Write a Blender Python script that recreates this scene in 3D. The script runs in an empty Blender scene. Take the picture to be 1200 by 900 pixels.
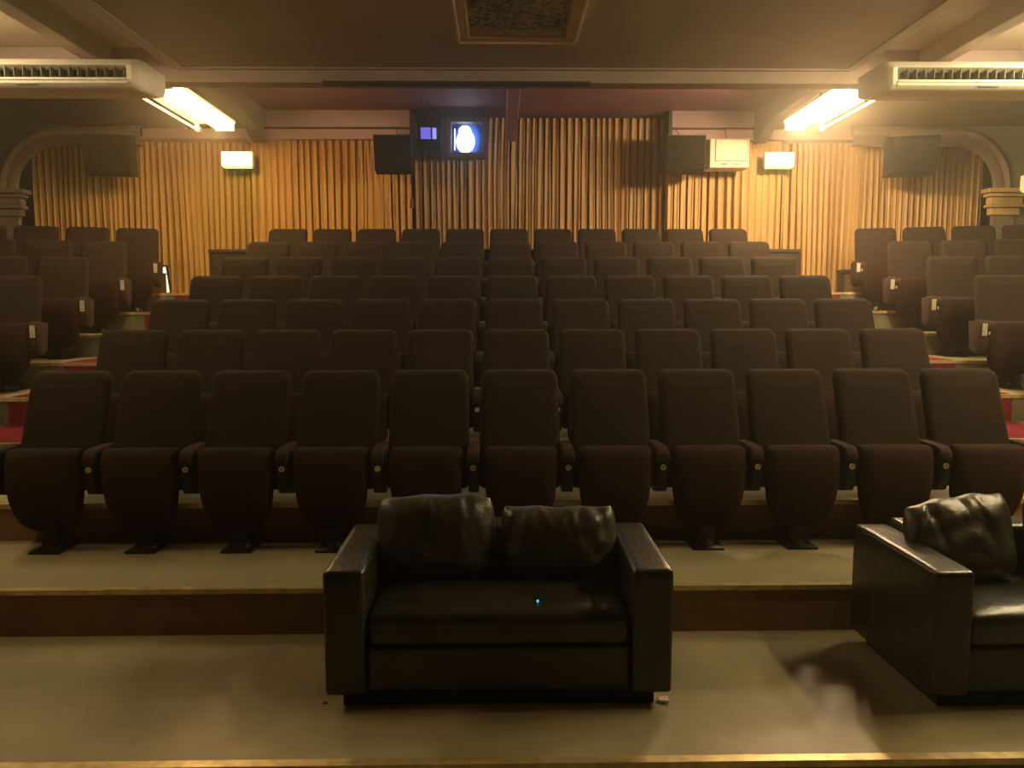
import bpy, bmesh, math, random
from mathutils import Vector, Matrix, noise
random.seed(7)
sc = bpy.context.scene
COL = sc.collection
PI = math.pi

# ------------------------------------------------------------ materials
def mat(name, base, rough=.7, metal=0, nscale=None, namt=.15, bump=0, bscale=None, coat=0, sheen=0, emit=None, estr=0, spec=.5, stretch=None, base2=None):
    m = bpy.data.materials.new(name); m.use_nodes = True
    nt = m.node_tree; b = nt.nodes['Principled BSDF']
    b.inputs['Roughness'].default_value = rough
    b.inputs['Metallic'].default_value = metal
    b.inputs['Specular IOR Level'].default_value = spec
    b.inputs['Coat Weight'].default_value = coat
    if sheen:
        b.inputs['Sheen Weight'].default_value = sheen
        b.inputs['Sheen Roughness'].default_value = .4
        b.inputs['Sheen Tint'].default_value = (*base, 1)
    c = (*base, 1)
    b.inputs['Base Color'].default_value = c
    tc = nt.nodes.new('ShaderNodeTexCoord'); mp = nt.nodes.new('ShaderNodeMapping')
    nt.links.new(tc.outputs['Object'], mp.inputs['Vector'])
    if stretch: mp.inputs['Scale'].default_value = stretch
    if nscale:
        n = nt.nodes.new('ShaderNodeTexNoise'); n.inputs['Scale'].default_value = nscale; n.inputs['Detail'].default_value = 6
        nt.links.new(mp.outputs[0], n.inputs['Vector'])
        r = nt.nodes.new('ShaderNodeValToRGB')
        d = base2 or tuple(v * (1 - namt) for v in base)
        u = tuple(min(1, v * (1 + namt)) for v in base)
        r.color_ramp.elements[0].position = .32; r.color_ramp.elements[0].color = (*d, 1)
        r.color_ramp.elements[1].position = .68; r.color_ramp.elements[1].color = (*u, 1)
        nt.links.new(n.outputs['Fac'], r.inputs['Fac']); nt.links.new(r.outputs['Color'], b.inputs['Base Color'])
    if bump:
        n2 = nt.nodes.new('ShaderNodeTexNoise'); n2.inputs['Scale'].default_value = bscale or 40; n2.inputs['Detail'].default_value = 5
        nt.links.new(mp.outputs[0], n2.inputs['Vector'])
        bp = nt.nodes.new('ShaderNodeBump'); bp.inputs['Strength'].default_value = bump; bp.inputs['Distance'].default_value = .01
        nt.links.new(n2.outputs['Fac'], bp.inputs['Height']); nt.links.new(bp.outputs['Normal'], b.inputs['Normal'])
    if emit:
        b.inputs['Emission Color'].default_value = (*emit, 1); b.inputs['Emission Strength'].default_value = estr
    return m

M = {}
M['fabric'] = mat('seat_fabric', (.025, .0165, .0120), .95, nscale=60, namt=.12, bump=.25, bscale=300, sheen=.25, spec=.15)
M['fabric_seat'] = mat('seat_pan_fabric', (.028, .0145, .0095), .95, nscale=60, namt=.12, bump=.25, bscale=300, sheen=.25, spec=.15)
M['piping'] = mat('seat_arm_fabric', (.040, .022, .017), .9, nscale=50, namt=.12, bump=.3, bscale=200, sheen=.3, spec=.2)
M['black_metal'] = mat('black_metal', (.012, .012, .010), .45, .4, nscale=30, namt=.2)
M['disc'] = mat('disc_enamel', (.62, .50, .36), .4, nscale=80, namt=.08)
M['digit'] = mat('digit_paint', (.05, .02, .01), .6, nscale=80, namt=.1)
M['plaque'] = mat('plaque_metal', (.52, .46, .38), .4, .2, nscale=80, namt=.2)
M['floor'] = mat('grey_vinyl_floor', (.33, .29, .185), .42, nscale=2.2, namt=.16, bump=.06, bscale=160, spec=.45)
M['riser'] = mat('brown_riser', (.24, .145, .07), .7, nscale=6, namt=.2, bump=.1, bscale=60)
M['riser_grey'] = mat('grey_riser', (.15, .145, .09), .6, nscale=5, namt=.15)
M['carpet'] = mat('red_carpet', (.15, .018, .018), .95, nscale=9, namt=.3, bump=.6, bscale=220, base2=(.10, .012, .022), spec=.1)
M['brass'] = mat('brass_nosing', (.68, .53, .27), .38, .55, nscale=14, namt=.25)
M['leather'] = mat('black_leather', (.020, .019, .014), .34, nscale=7, namt=.25, bump=.25, bscale=45, spec=.6)
M['leather_worn'] = mat('worn_black_leather', (.036, .033, .024), .42, nscale=5, namt=.3, bump=.45, bscale=26, spec=.7)
M['ceiling'] = mat('ceiling_paint', (.46, .37, .29), .85, nscale=1.2, namt=.1, bump=.08, bscale=90)
M['ceil_side'] = mat('ceiling_paint_side', (.55, .45, .34), .85, nscale=1.2, namt=.1, bump=.08, bscale=90)
M['vent_frame'] = mat('vent_frame_paint', (.62, .42, .26), .7, nscale=3, namt=.1)
M['beam'] = mat('beam_paint', (.34, .25, .21), .75, nscale=2, namt=.12)
M['beam_dark'] = mat('dark_beam_paint', (.10, .075, .07), .75, nscale=2, namt=.12)
M['purple'] = mat('mauve_paint', (.20, .085, .115), .8, nscale=1.5, namt=.12)
M['pink'] = mat('dusty_pink_plaster', (.42, .29, .28), .8, nscale=2, namt=.1)
M['darkceil'] = mat('shadowed_side_paint', (.022, .018, .010), .85, nscale=2, namt=.15)  # left rear ceiling, shade above the lamps put into the colour
M['ceil_hazed'] = mat('right_side_paint_hazed', (.26, .24, .13), .85, nscale=1.5, namt=.1)  # right rear ceiling, same surface lightened to carry the lamp haze
M['wall_r_hazed'] = mat('right_wall_paint_hazed', (.20, .18, .10), .85, nscale=1.5, namt=.12)  # right wall colour raised to carry the haze on that side
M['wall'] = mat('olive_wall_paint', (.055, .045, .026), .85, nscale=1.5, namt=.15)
M['plaster'] = mat('arch_plaster', (.19, .145, .095), .7, nscale=4, namt=.12)
M['gold'] = mat('plaster_yellow_light', (.60, .42, .16), .55, .2, nscale=6, namt=.2)  # plaster with yellow lamplight put into its colour
M['darkwood'] = mat('dark_stained_wood', (.030, .018, .012), .5, nscale=5, namt=.3, stretch=(1, 8, 8))
M['brownwood'] = mat('brown_wood', (.12, .065, .045), .6, nscale=5, namt=.25, stretch=(1, 8, 8))
M['white_plastic'] = mat('cream_plastic', (.84, .80, .68), .45, nscale=8, namt=.05)
M['boxpaint'] = mat('cream_box_paint', (.50, .46, .34), .5, nscale=8, namt=.05)
M['vane'] = mat('grey_vane', (.12, .12, .08), .5, nscale=10, namt=.1)
M['dark'] = mat('dark_recess', (.012, .014, .008), .8, nscale=10, namt=.2)
M['speaker'] = mat('black_speaker_cloth', (.010, .0105, .006), .9, nscale=50, namt=.3, bump=.3, bscale=300, spec=.1)
M['speaker_case'] = mat('black_speaker_case', (.011, .010, .007), .7, nscale=20, namt=.2, spec=.2)
M['tube'] = mat('fluorescent_tube', (1, .9, .7), .3, nscale=5, namt=.02, emit=(1, .74, .34), estr=20)
M['tube_hot'] = mat('fluorescent_tube_bright', (1, .9, .7), .3, nscale=5, namt=.02, emit=(1, .74, .38), estr=40)
M['tube_front_left'] = mat('fluorescent_tube_left', (1, .9, .7), .3, nscale=5, namt=.02, emit=(1, .72, .34), estr=15)
M['tube_front_right'] = mat('fluorescent_tube_right', (1, .9, .7), .3, nscale=5, namt=.02, emit=(1, .76, .40), estr=20)
M['tube_dim'] = mat('fluorescent_tube_dim', (1, .9, .7), .3, nscale=5, namt=.02, emit=(1, .78, .32), estr=1.1)
M['tube_mid'] = mat('fluorescent_tube_mid', (1, .9, .7), .3, nscale=5, namt=.02, emit=(1, .82, .42), estr=2.5)
M['reflector'] = mat('lit_reflector', (.85, .75, .5), .4, nscale=8, namt=.05)
M['exit'] = mat('exit_sign_face', (.9, 1, .8), .4, nscale=6, namt=.02, emit=(.66, 1, .40), estr=2.6)
M['exit_green'] = mat('exit_sign_underside', (.3, .9, .2), .4, nscale=6, namt=.02, emit=(.30, 1, .08), estr=5.5)
M['exit_cyan'] = mat('exit_sign_face_cool', (.8, 1, .9), .4, nscale=6, namt=.02, emit=(.45, 1, .72), estr=1.8)
M['screen'] = mat('blue_monitor', (.1, .1, .3), .3, nscale=9, namt=.3, emit=(.20, .17, .95), estr=.75)
M['screen_l'] = mat('pale_blue_monitor', (.2, .2, .4), .3, nscale=9, namt=.3, emit=(.34, .33, 1), estr=1.0)
M['lens'] = mat('projector_beam_glow', (1, 1, 1), .3, nscale=9, namt=.02, emit=(.62, .82, 1), estr=9)
M['port'] = mat('port_frame_brown', (.05, .024, .030), .6, nscale=12, namt=.2)
M['port_dark'] = mat('port_black', (.012, .010, .014), .4, nscale=12, namt=.2)
M['board'] = mat('white_board_emissive', (.9, .88, .8), .5, nscale=5, namt=.03, emit=(1, .95, .75), estr=.9)  # brightness of the board put in as its own mild glow
M['paper'] = mat('white_paper', (.8, .72, .6), .7, nscale=40, namt=.1)
M['redbit'] = mat('red_plastic', (.5, .05, .03), .5, nscale=30, namt=.1)
M['bluebit'] = mat('blue_glint', (.05, .5, .9), .2, nscale=40, namt=.1, emit=(.05, .55, 1), estr=1.2)
M['darkred'] = mat('dark_red_cord', (.16, .025, .02), .8, nscale=60, namt=.3)

# curtain: pleated cloth, warm gold
def curtain_mat(name, a, b_):
    m = bpy.data.materials.new(name); m.use_nodes = True; nt = m.node_tree; b = nt.nodes['Principled BSDF']
    b.inputs['Roughness'].default_value = .85; b.inputs['Specular IOR Level'].default_value = .2
    tc = nt.nodes.new('ShaderNodeTexCoord'); mp = nt.nodes.new('ShaderNodeMapping'); mp.inputs['Scale'].default_value = (9, 1, .35)
    n = nt.nodes.new('ShaderNodeTexNoise'); n.inputs['Scale'].default_value = 2.2; n.inputs['Detail'].default_value = 6
    r = nt.nodes.new('ShaderNodeValToRGB'); r.color_ramp.elements[0].position = .3; r.color_ramp.elements[1].position = .7
    r.color_ramp.elements[0].color = (*a, 1); r.color_ramp.elements[1].color = (*b_, 1)
    nt.links.new(tc.outputs['Object'], mp.inputs[0]); nt.links.new(mp.outputs[0], n.inputs['Vector']); nt.links.new(n.outputs['Fac'], r.inputs[0]); nt.links.new(r.outputs[0], b.inputs['Base Color'])
    return m
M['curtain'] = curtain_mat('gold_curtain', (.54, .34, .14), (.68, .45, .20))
M['curtain_mid_dim'] = curtain_mat('gold_curtain_mid_dimmed', (.36, .22, .10), (.47, .30, .145))  # same cloth, darkened for the weaker light in the middle
M['curtain_side'] = curtain_mat('gold_curtain_side', (.54, .31, .09), (.68, .41, .135))

# vent tile : pierced pattern
def vent_mat():
    m = bpy.data.materials.new('pierced_vent'); m.use_nodes = True; nt = m.node_tree; b = nt.nodes['Principled BSDF']
    b.inputs['Roughness'].default_value = .7
    tc = nt.nodes.new('ShaderNodeTexCoord'); v = nt.nodes.new('ShaderNodeTexVoronoi'); v.inputs['Scale'].default_value = 24
    n = nt.nodes.new('ShaderNodeTexNoise'); n.inputs['Scale'].default_value = 9
    mx = nt.nodes.new('ShaderNodeMath'); mx.operation = 'MULTIPLY'
    r = nt.nodes.new('ShaderNodeValToRGB'); r.color_ramp.elements[0].position = .12; r.color_ramp.elements[1].position = .30
    r.color_ramp.elements[0].color = (.05, .045, .04, 1); r.color_ramp.elements[1].color = (.42, .37, .27, 1)
    nt.links.new(tc.outputs['Object'], v.inputs['Vector']); nt.links.new(tc.outputs['Object'], n.inputs['Vector'])
    nt.links.new(v.outputs['Distance'], mx.inputs[0]); nt.links.new(n.outputs['Fac'], mx.inputs[1]); mx.inputs[1].default_value = 1
    nt.links.new(mx.outputs[0], r.inputs[0]); nt.links.new(r.outputs[0], b.inputs['Base Color'])
    return m
M['vent'] = vent_mat()

# port glass with the lens's scattered light painted as emission, brighter to the middle
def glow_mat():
    m = bpy.data.materials.new('port_glass_painted_glow'); m.use_nodes = True; nt = m.node_tree; b = nt.nodes['Principled BSDF']
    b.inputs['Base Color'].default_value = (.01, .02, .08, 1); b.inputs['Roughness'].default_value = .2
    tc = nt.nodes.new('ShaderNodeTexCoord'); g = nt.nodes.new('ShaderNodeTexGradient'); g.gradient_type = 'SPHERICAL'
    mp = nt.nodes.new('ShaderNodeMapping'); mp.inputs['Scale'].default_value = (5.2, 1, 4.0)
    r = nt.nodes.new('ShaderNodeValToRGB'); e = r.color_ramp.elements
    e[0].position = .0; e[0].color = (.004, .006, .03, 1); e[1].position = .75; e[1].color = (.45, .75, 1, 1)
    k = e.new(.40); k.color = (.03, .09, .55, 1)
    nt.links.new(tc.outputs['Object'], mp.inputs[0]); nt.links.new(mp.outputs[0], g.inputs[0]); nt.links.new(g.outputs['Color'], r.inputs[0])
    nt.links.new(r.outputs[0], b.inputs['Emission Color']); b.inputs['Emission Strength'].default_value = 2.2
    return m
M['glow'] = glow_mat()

# ------------------------------------------------------------ helpers
def new(name, bm, m, parent=None, loc=None, smooth=False, kind=None):
    bmesh.ops.recalc_face_normals(bm, faces=bm.faces[:])
    me = bpy.data.meshes.new(name); bm.to_mesh(me); bm.free()
    ms = m if isinstance(m, (list, tuple)) else [m]
    for x in ms: me.materials.append(x)
    if smooth:
        for p in me.polygons: p.use_smooth = True
        try: me.set_sharp_from_angle(angle=math.radians(38))
        except Exception: pass
    o = bpy.data.objects.new(name, me); COL.objects.link(o)
    if parent: o.parent = parent
    if loc: o.location = loc
    if kind: o['kind'] = kind
    return o
def tag(o, label, cat, group=None):
    o['label'] = label; o['category'] = cat
    if group: o['group'] = group
    return o
def thing(name, label, cat, loc=(0, 0, 0), rz=0, group=None):
    o = bpy.data.objects.new(name, None); COL.objects.link(o); o.empty_display_size = .1
    o.location = loc; o.rotation_euler = (0, 0, rz); return tag(o, label, cat, group)
def dup(root, loc, rz, label, group=None, skip=()):
    r = root.copy(); COL.objects.link(r); r.location = loc; r.rotation_euler = (0, 0, rz); r['label'] = label
    if group: r['group'] = group
    for ch in list(root.children):
        if ch.name.split('.')[0] in skip: continue
        c = ch.copy(); COL.objects.link(c); c.parent = r
        for g in list(ch.children):
            d = g.copy(); COL.objects.link(d); d.parent = c
    return r
def box(bm, x0, x1, y0, y1, z0, z1, bev=0, mi=0, rot=None, seg=2):
    b2 = bmesh.new()
    v = [b2.verts.new((x, y, z)) for x in (x0, x1) for y in (y0, y1) for z in (z0, z1)]
    for f in ((0, 1, 3, 2), (4, 6, 7, 5), (0, 4, 5, 1), (2, 3, 7, 6), (0, 2, 6, 4), (1, 5, 7, 3)):
        b2.faces.new([v[i] for i in f])
    bmesh.ops.recalc_face_normals(b2, faces=b2.faces[:])
    if bev: bmesh.ops.bevel(b2, geom=b2.edges[:], offset=bev, segments=seg, affect='EDGES', profile=.5)
    if rot: bmesh.ops.transform(b2, matrix=rot, verts=b2.verts[:])
    merge(bm, b2, mi)
def merge(bm, b2, mi=0):
    mp = {v: bm.verts.new(v.co) for v in b2.verts}
    for f in b2.faces:
        try:
            nf = bm.faces.new([mp[v] for v in f.verts]); nf.material_index = mi
        except ValueError: pass
    b2.free()
def cyl(bm, p0, p1, r0, r1=None, n=20, mi=0):
    r1 = r0 if r1 is None else r1
    p0, p1 = Vector(p0), Vector(p1); d = (p1 - p0).normalized()
    a = d.orthogonal().normalized(); b = d.cross(a)
    A = [bm.verts.new(p0 + (a * math.cos(2*PI*i/n) + b * math.sin(2*PI*i/n)) * r0) for i in range(n)]
    B = [bm.verts.new(p1 + (a * math.cos(2*PI*i/n) + b * math.sin(2*PI*i/n)) * r1) for i in range(n)]
    for i in range(n):
        f = bm.faces.new((A[i], A[(i+1) % n], B[(i+1) % n], B[i])); f.material_index = mi
    bm.faces.new(A).material_index = mi; bm.faces.new(B).material_index = mi
def prism(bm, prof, x0, x1, mi=0, bev=0):
    """profile in (y,z) swept along x"""
    b2 = bmesh.new()
    A = [b2.verts.new((x0, y, z)) for y, z in prof]; B = [b2.verts.new((x1, y, z)) for y, z in prof]
    n = len(prof)
    for i in range(n): b2.faces.new((A[i], A[(i+1) % n], B[(i+1) % n], B[i]))
    b2.faces.new(A); b2.faces.new(B)
    bmesh.ops.recalc_face_normals(b2, faces=b2.faces[:])
    if bev: bmesh.ops.bevel(b2, geom=b2.edges[:], offset=bev, segments=2, affect='EDGES', profile=.5)
    merge(bm, b2, mi)
def pad(wb, wt, z0, z1, rt, rb, T, edge, bulge=.0, nc=6, f=None, mi=0, bm=None):
    """upholstered panel: rounded outline in x,z (half widths wb..wt), thickness T in y, rounded rim"""
    bm = bm or bmesh.new()
    def ring(d, y):
        pts = []
        H = z1 - z0
        def hw(z): return wb + (wt - wb) * (z - z0) / H - d
        for cx, cz, r, a0 in ((1, 1, rt, 0), (-1, 1, rt, 90), (-1, -1, rb, 180), (1, -1, rb, 270)):
            r = max(r - d, .004)
            zc = (z1 - d - r) if cz > 0 else (z0 + d + r)
            for i in range(nc + 1):
                a = math.radians(a0 + 90 * i / nc)
                z = zc + r * math.sin(a); x = cx * (hw(z) - r) + r * math.cos(a)
                pts.append((x, y, z))
        # extra points along sides keep curvature smooth
        return pts
    prof = []
    h = T / 2
    e = min(edge, h)
    for i in range(5):
        a = PI / 2 * i / 4
        prof.append((e * (1 - math.sin(a)), -h + e * (1 - math.cos(a)) - 0))
    prof = [(e - e * math.sin(PI/2*i/4), -h + e - e * math.cos(PI/2*i/4)) for i in range(5)]
    back = [(d, -y) for d, y in reversed(prof)]
    inner = [(e + .05, -h - bulge * .6), (e + .02, -h - bulge * .3)] if bulge else [(e + .03, -h)]
    seq = inner + prof + back + [(e + .03, h)]
    rings = []
    for d, y in seq:
        R = []
        for p in ring(d, y):
            R.append(bm.verts.new(f(*p) if f else p))
        rings.append(R)
    n = len(rings[0])
    for A, B in zip(rings, rings[1:]):
        for i in range(n):
            fc = bm.faces.new((A[i], A[(i+1) % n], B[(i+1) % n], B[i])); fc.material_index = mi
    # caps: strips between mirrored points
    for R in (rings[0], rings[-1]):
        m = n // 2
        left = R[nc+1:3*(nc+1)]                    # -x side, top to bottom
        right = R[0:nc+1][::-1] + R[3*(nc+1):][::-1]
        for i in range(len(left) - 1):
            a = [left[i], left[i+1], right[i+1], right[i]]
            u = []
            for v in a:
                if v not in u: u.append(v)
            if len(u) > 2:
                try: bm.faces.new(u).material_index = mi
                except ValueError: pass
    return bm

# ------------------------------------------------------------ camera
def ray_basis():
    t, yw, r = .101, .0156, -.0017
    c, s = math.cos(yw), math.sin(yw)
    fwd = Vector((s*math.cos(t), c*math.cos(t), -math.sin(t))); right = Vector((c, -s, 0)); up = right.cross(fwd)
    c, s = math.cos(r), math.sin(r)
    return c*right + s*up, -s*right + c*up, fwd
cam = bpy.data.cameras.new('camera'); co = bpy.data.objects.new('camera', cam); COL.objects.link(co)
R_, U_, F_ = ray_basis()
co.matrix_world = Matrix(((R_.x, U_.x, -F_.x, 0), (R_.y, U_.y, -F_.y, 0), (R_.z, U_.z, -F_.z, 1.6844), (0, 0, 0, 1)))
cam.sensor_width = 36; cam.lens = 903.26 / 1200 * 36; cam.clip_end = 100
sc.camera = co

# ------------------------------------------------------------ floor, steps
D1, RP, S1, S = 3.844, .85, .244, .229
XC = .12; XB = 4.30                      # aisle edge half width where the side tiers turn
ANG = math.radians(15); TA = math.tan(ANG)
def lvl(k): return 0 if k == 0 else S1 + (k - 1) * S
def edgeY(k): return D1 + (k - 1) * RP if k > 0 else 2.70
XR = [-9.2, XC - XB, XC + XB, 9.4]
def polyl(k, off=0):
    Y = edgeY(k) + off
    if k < 2 or k > 8: return [(XR[0], Y), (XR[1], Y), (XR[2], Y), (XR[3], Y)]
    return [(XR[0], Y - TA * (XR[1] - XR[0])), (XR[1], Y), (XR[2], Y), (XR[3], Y - TA * (XR[3] - XR[2]))]
def clampY(pl, y): return [(a, max(b, y)) for a, b in pl]
bm = bmesh.new()
ROOM_BACK = 11.6
def sheet(bm, A, B, za, zb, mi):
    for i in range(len(A) - 1):
        vs = [bm.verts.new((*A[i], za)), bm.verts.new((*A[i+1], za)), bm.verts.new((*B[i+1], zb)), bm.verts.new((*B[i], zb))]
        bm.faces.new(vs).material_index = mi
lines = {k: polyl(k) for k in range(0, 9)}
for k in range(1, 9): lines[k] = clampY(lines[k], lines[k-1][0][1] + .02 if k > 1 else 0)
# keep order at the outer ends
front = [(x, -3) for x in XR]
sheet(bm, front, lines[0], -.25, -.25, 0)
sheet(bm, lines[0], lines[0], -.25, 0, 2)
for k in range(0, 8):
    sheet(bm, lines[k], lines[k+1], lvl(k), lvl(k), 0)
    sheet(bm, lines[k+1], lines[k+1], lvl(k), lvl(k+1), 1 if k < 2 else 2)
sheet(bm, lines[8], [(x, ROOM_BACK) for x in XR], lvl(8), lvl(8), 0)
o = new('floor', bm, [M['floor'], M['riser'], M['riser_grey']], kind='structure')

def nosing(k, x0=None, x1=None, h=.03, name='trim_1'):
    pl = lines[k]
    pts = [(x, y) for x, y in pl]
    bm = bmesh.new()
    for (xa, ya), (xb, yb) in zip(pts, pts[1:]):
        z = lvl(k)
        A = [(xa, ya - .012, z - h), (xa, ya - .012, z + .004), (xa, ya + .03, z + .004), (xa, ya + .03, z - h)]
        B = [(xb, yb - .012, z - h), (xb, yb - .012, z + .004), (xb, yb + .03, z + .004), (xb, yb + .03, z - h)]
        a = [bm.verts.new(p) for p in A]; b = [bm.verts.new(p) for p in B]
        for i in range(4): bm.faces.new((a[i], a[(i+1) % 4], b[(i+1) % 4], b[i]))
        bm.faces.new(a); bm.faces.new(b)
    return new(name, bm, M['brass'], kind='structure')
for k in range(0, 9): nosing(k, name='trim_%d' % (k + 1), h=.022 if k < 2 else .026)

# red stair carpets in the two aisles
for side, xa, xb in (('left', XC - 4.19, XC - 3.38), ('right', XC + 3.38, XC + 4.20)):
    bm = bmesh.new(); t = .008
    for k in range(1, 8):
        y0, y1 = edgeY(k) + .032, edgeY(k + 1)
        if k == 1: y0 = edgeY(1) + .5
        box(bm, xa, xb, y0, y1 - .002, lvl(k), lvl(k) + t)
        box(bm, xa, xb, y1 - t - .002, y1 - .001, lvl(k) + t, lvl(k+1) - .03)
    new('stair_carpet', bm, M['carpet'])
    tag(bpy.data.objects[-1] if False else COL.objects[-1], 'dark red carpet runner going up the %s aisle steps' % side, 'carpet')

# ------------------------------------------------------------ cinema seat
def lean(x, y, z):      # backrest lean and slight concave wrap
    k = (z - .36) / (1.04 - .36)
    yy = .06 + .255 * k - .03 * math.sin(PI * min(max(k, 0), 1)) * .6
    yy -= .018 * (x / .25) ** 2
    return (x, y + yy, z)
def seat_f(x, y, z):    # folded-up seat pan : bulging underside, leaning slightly back at the top
    k = (z - .14) / (.63 - .14)
    bul = -.035 * math.sin(PI * min(max(k, 0), 1) ** .8)
    return (x, y - .045 + bul + .02 * k, z)
def build_seat():
    t = thing('cinema_seat', 'x', 'seat')
    new('backrest', pad(.252, .240, .34, 1.040, .055, .04, .10, .045, bulge=.012, f=lean), M['fabric'], t, smooth=True)
    # pan as one closed loft so the lower end narrows like the photo's shells
    bm = bmesh.new()
    rows = []
    prof = [(.12, .085, .05), (.130, .115, .07), (.165, .158, .105), (.23, .185, .14), (.31, .203, .155), (.40, .212, .16), (.50, .218, .16), (.565, .219, .15), (.594, .215, .125), (.608, .203, .085)]
    n = 28
    for z, w, th in prof:
        R = []
        for i in range(n):
            a = 2 * PI * i / n
            c, s_ = math.cos(a), math.sin(a)
            ex = .42
            x = w * abs(c) ** ex * (1 if c > 0 else -1); y = th / 2 * abs(s_) ** .6 * (1 if s_ > 0 else -1)
            k = (z - .14) / .49
            R.append(bm.verts.new((x, y - .045 - .03 * math.sin(PI * k), z)))
        rows.append(R)
    for A, B in zip(rows, rows[1:]):
        for i in range(n): bm.faces.new((A[i], A[(i+1) % n], B[(i+1) % n], B[i]))
    bm.faces.new(rows[0]); bm.faces.new(rows[-1])
    new('seat', bm, M['fabric_seat'], t, smooth=True)
    # pedestal with flared foot plate
    bm = bmesh.new()
    box(bm, -.05, .05, -.07, .03, .0, .36, .012)
    box(bm, -.09, .09, -.14, .08, 0, .014, .005)
    cyl(bm, (0, -.02, .0), (0, -.02, .05), .08, .055)
    box(bm, -.25, .25, .035, .06, .36, .40, .008)
    new('pedestal', bm, M['black_metal'], t, smooth=True)
    add_arm(t, -.2787, disc=True)
    return t
def arm_bm():
    bm = bmesh.new()
    # arm pad: side profile swept across the width, curved down over the front
    prof = [(.23, .555), (.23, .60), (.10, .612), (-.06, .612), (-.10, .603), (-.125, .580), (-.132, .550), (-.128, .525), (-.105, .520), (-.09, .555)]
    prism(bm, prof, -.036, .036, 0, bev=.012)
    return bm
def panel_bm():
    bm = bmesh.new()
    prof = [(.20, .56), (-.09, .56), (-.118, .53), (-.112, .40), (-.085, .345), (.04, .315), (.12, .33)]
    prism(bm, prof, -.030, .030, 0, bev=.006)
    return bm
ARM_ME = {}
def add_arm(t, x, disc=False, thick=False):
    a = new('armrest', arm_bm(), M['piping'], t, loc=(x, 0, 0), smooth=True) if 'a' not in ARM_ME else None
    if a is None:
        a = bpy.data.objects.new('armrest', ARM_ME['a']); COL.objects.link(a); a.parent = t; a.location = (x, 0, 0)
    ARM_ME['a'] = a.data
    if 'p' not in ARM_ME: p = new('side_panel', panel_bm(), M['black_metal'], a, smooth=True); ARM_ME['p'] = p.data
    else:
        p = bpy.data.objects.new('side_panel', ARM_ME['p']); COL.objects.link(p); p.parent = a
    if disc:
        if 'd' not in ARM_ME:
            bm = bmesh.new(); cyl(bm, (0, -.124, .497), (0, -.117, .497), .017, n=24)
            d = new('number_disc', bm, M['disc'], a, smooth=True); ARM_ME['d'] = d.data
        else:
            d = bpy.data.objects.new('number_disc', ARM_ME['d']); COL.objects.link(d); d.parent = a
        d['label'] = 'round pale seat number disc'
    return a
def end_panel(t, x):
    """thick upholstered outer end with its metal row plaque"""
    if 'e' not in ARM_ME:
        bm = bmesh.new()
        prof = [(.24, .60), (.05, .618), (-.075, .618), (-.110, .60), (-.120, .56), (-.118, .40), (-.09, .33), (.02, .30), (.17, .34)]
        prism(bm, prof, -.036, .036, 0, bev=.012)
        e = new('end_panel', bm, M['piping'], t, loc=(x, 0, 0), smooth=True); ARM_ME['e'] = e.data
        bm = bmesh.new(); box(bm, -.021, .021, -.127, -.117, .475, .585, .003)
        q = new('row_plaque', bm, M['plaque'], e); ARM_ME['q'] = q.data
    else:
        e = bpy.data.objects.new('end_panel', ARM_ME['e']); COL.objects.link(e); e.parent = t; e.location = (x, 0, 0)
        q = bpy.data.objects.new('row_plaque', ARM_ME['q']); COL.objects.link(q); q.parent = e
    q['label'] = 'pale rectangular row plaque'
ORD = ['first', 'second', 'third', 'fourth', 'fifth', 'sixth', 'seventh', 'eighth', 'ninth', 'tenth', 'eleventh']
ROWN = ['front row', 'second row', 'third row', 'fourth row', 'fifth row', 'sixth row', 'back row']
proto = build_seat(); used = False
W = .5574
SEATS = {}
for k in range(1, 8):
    for i in range(11):
        pos = {0: 'leftmost', 10: 'rightmost', 5: 'middle'}.get(i) or (ORD[i] + ' from left' if i < 5 else ORD[10 - i] + ' from right')
        lab = 'dark brown folding cinema seat, %s in the %s of the centre block' % (pos, ROWN[k-1])
        loc = (XC + (i - 5) * W, edgeY(k + 1) - .14, lvl(k))
        if not used:
            proto.location = loc; proto['label'] = lab; proto['group'] = 'cinema seats in the centre block'; s_ = proto; used = True
        else: s_ = dup(proto, loc, 0, lab, 'cinema seats in the centre block')
        SEATS[k, i] = s_
for (k, i_), s_ in SEATS.items():
    if k > 2:
        for a_ in s_.children:
            if a_.name.startswith('armrest'):
                for d_ in list(a_.children):
                    if d_.name.startswith('number_disc'): bpy.data.objects.remove(d_)
for k in range(1, 8): add_arm(SEATS[k, 10], .2787)
# the numbers painted on the front row's discs
def digits(txt, parent):
    cu = bpy.data.curves.new('t', 'FONT'); cu.body = txt; cu.size = .019; cu.align_x = 'CENTER'; cu.align_y = 'CENTER'
    cu.offset = .0006
    to = bpy.data.objects.new('t', cu); COL.objects.link(to)
    dg = bpy.context.evaluated_depsgraph_get(); dg.update()
    me = bpy.data.meshes.new_from_object(to.evaluated_get(dg)); bpy.data.objects.remove(to)
    me.transform(Matrix.Rotation(PI/2, 4, 'X')); me.materials.clear(); me.materials.append(M['digit'])
    d = bpy.data.objects.new('seat_number', me); COL.objects.link(d); d.parent = parent; d.location = (0, -.1248, .497)
    return d
for i in range(11):
    arm = [c for c in SEATS[1, i].children if c.name.startswith('armrest')][0]
    arm2 = [c for c in arm.children if c.name.startswith('number_disc')][0]
    # number is a sub-part of the armrest, beside its disc
    digits(str(5 + i), arm)
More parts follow.
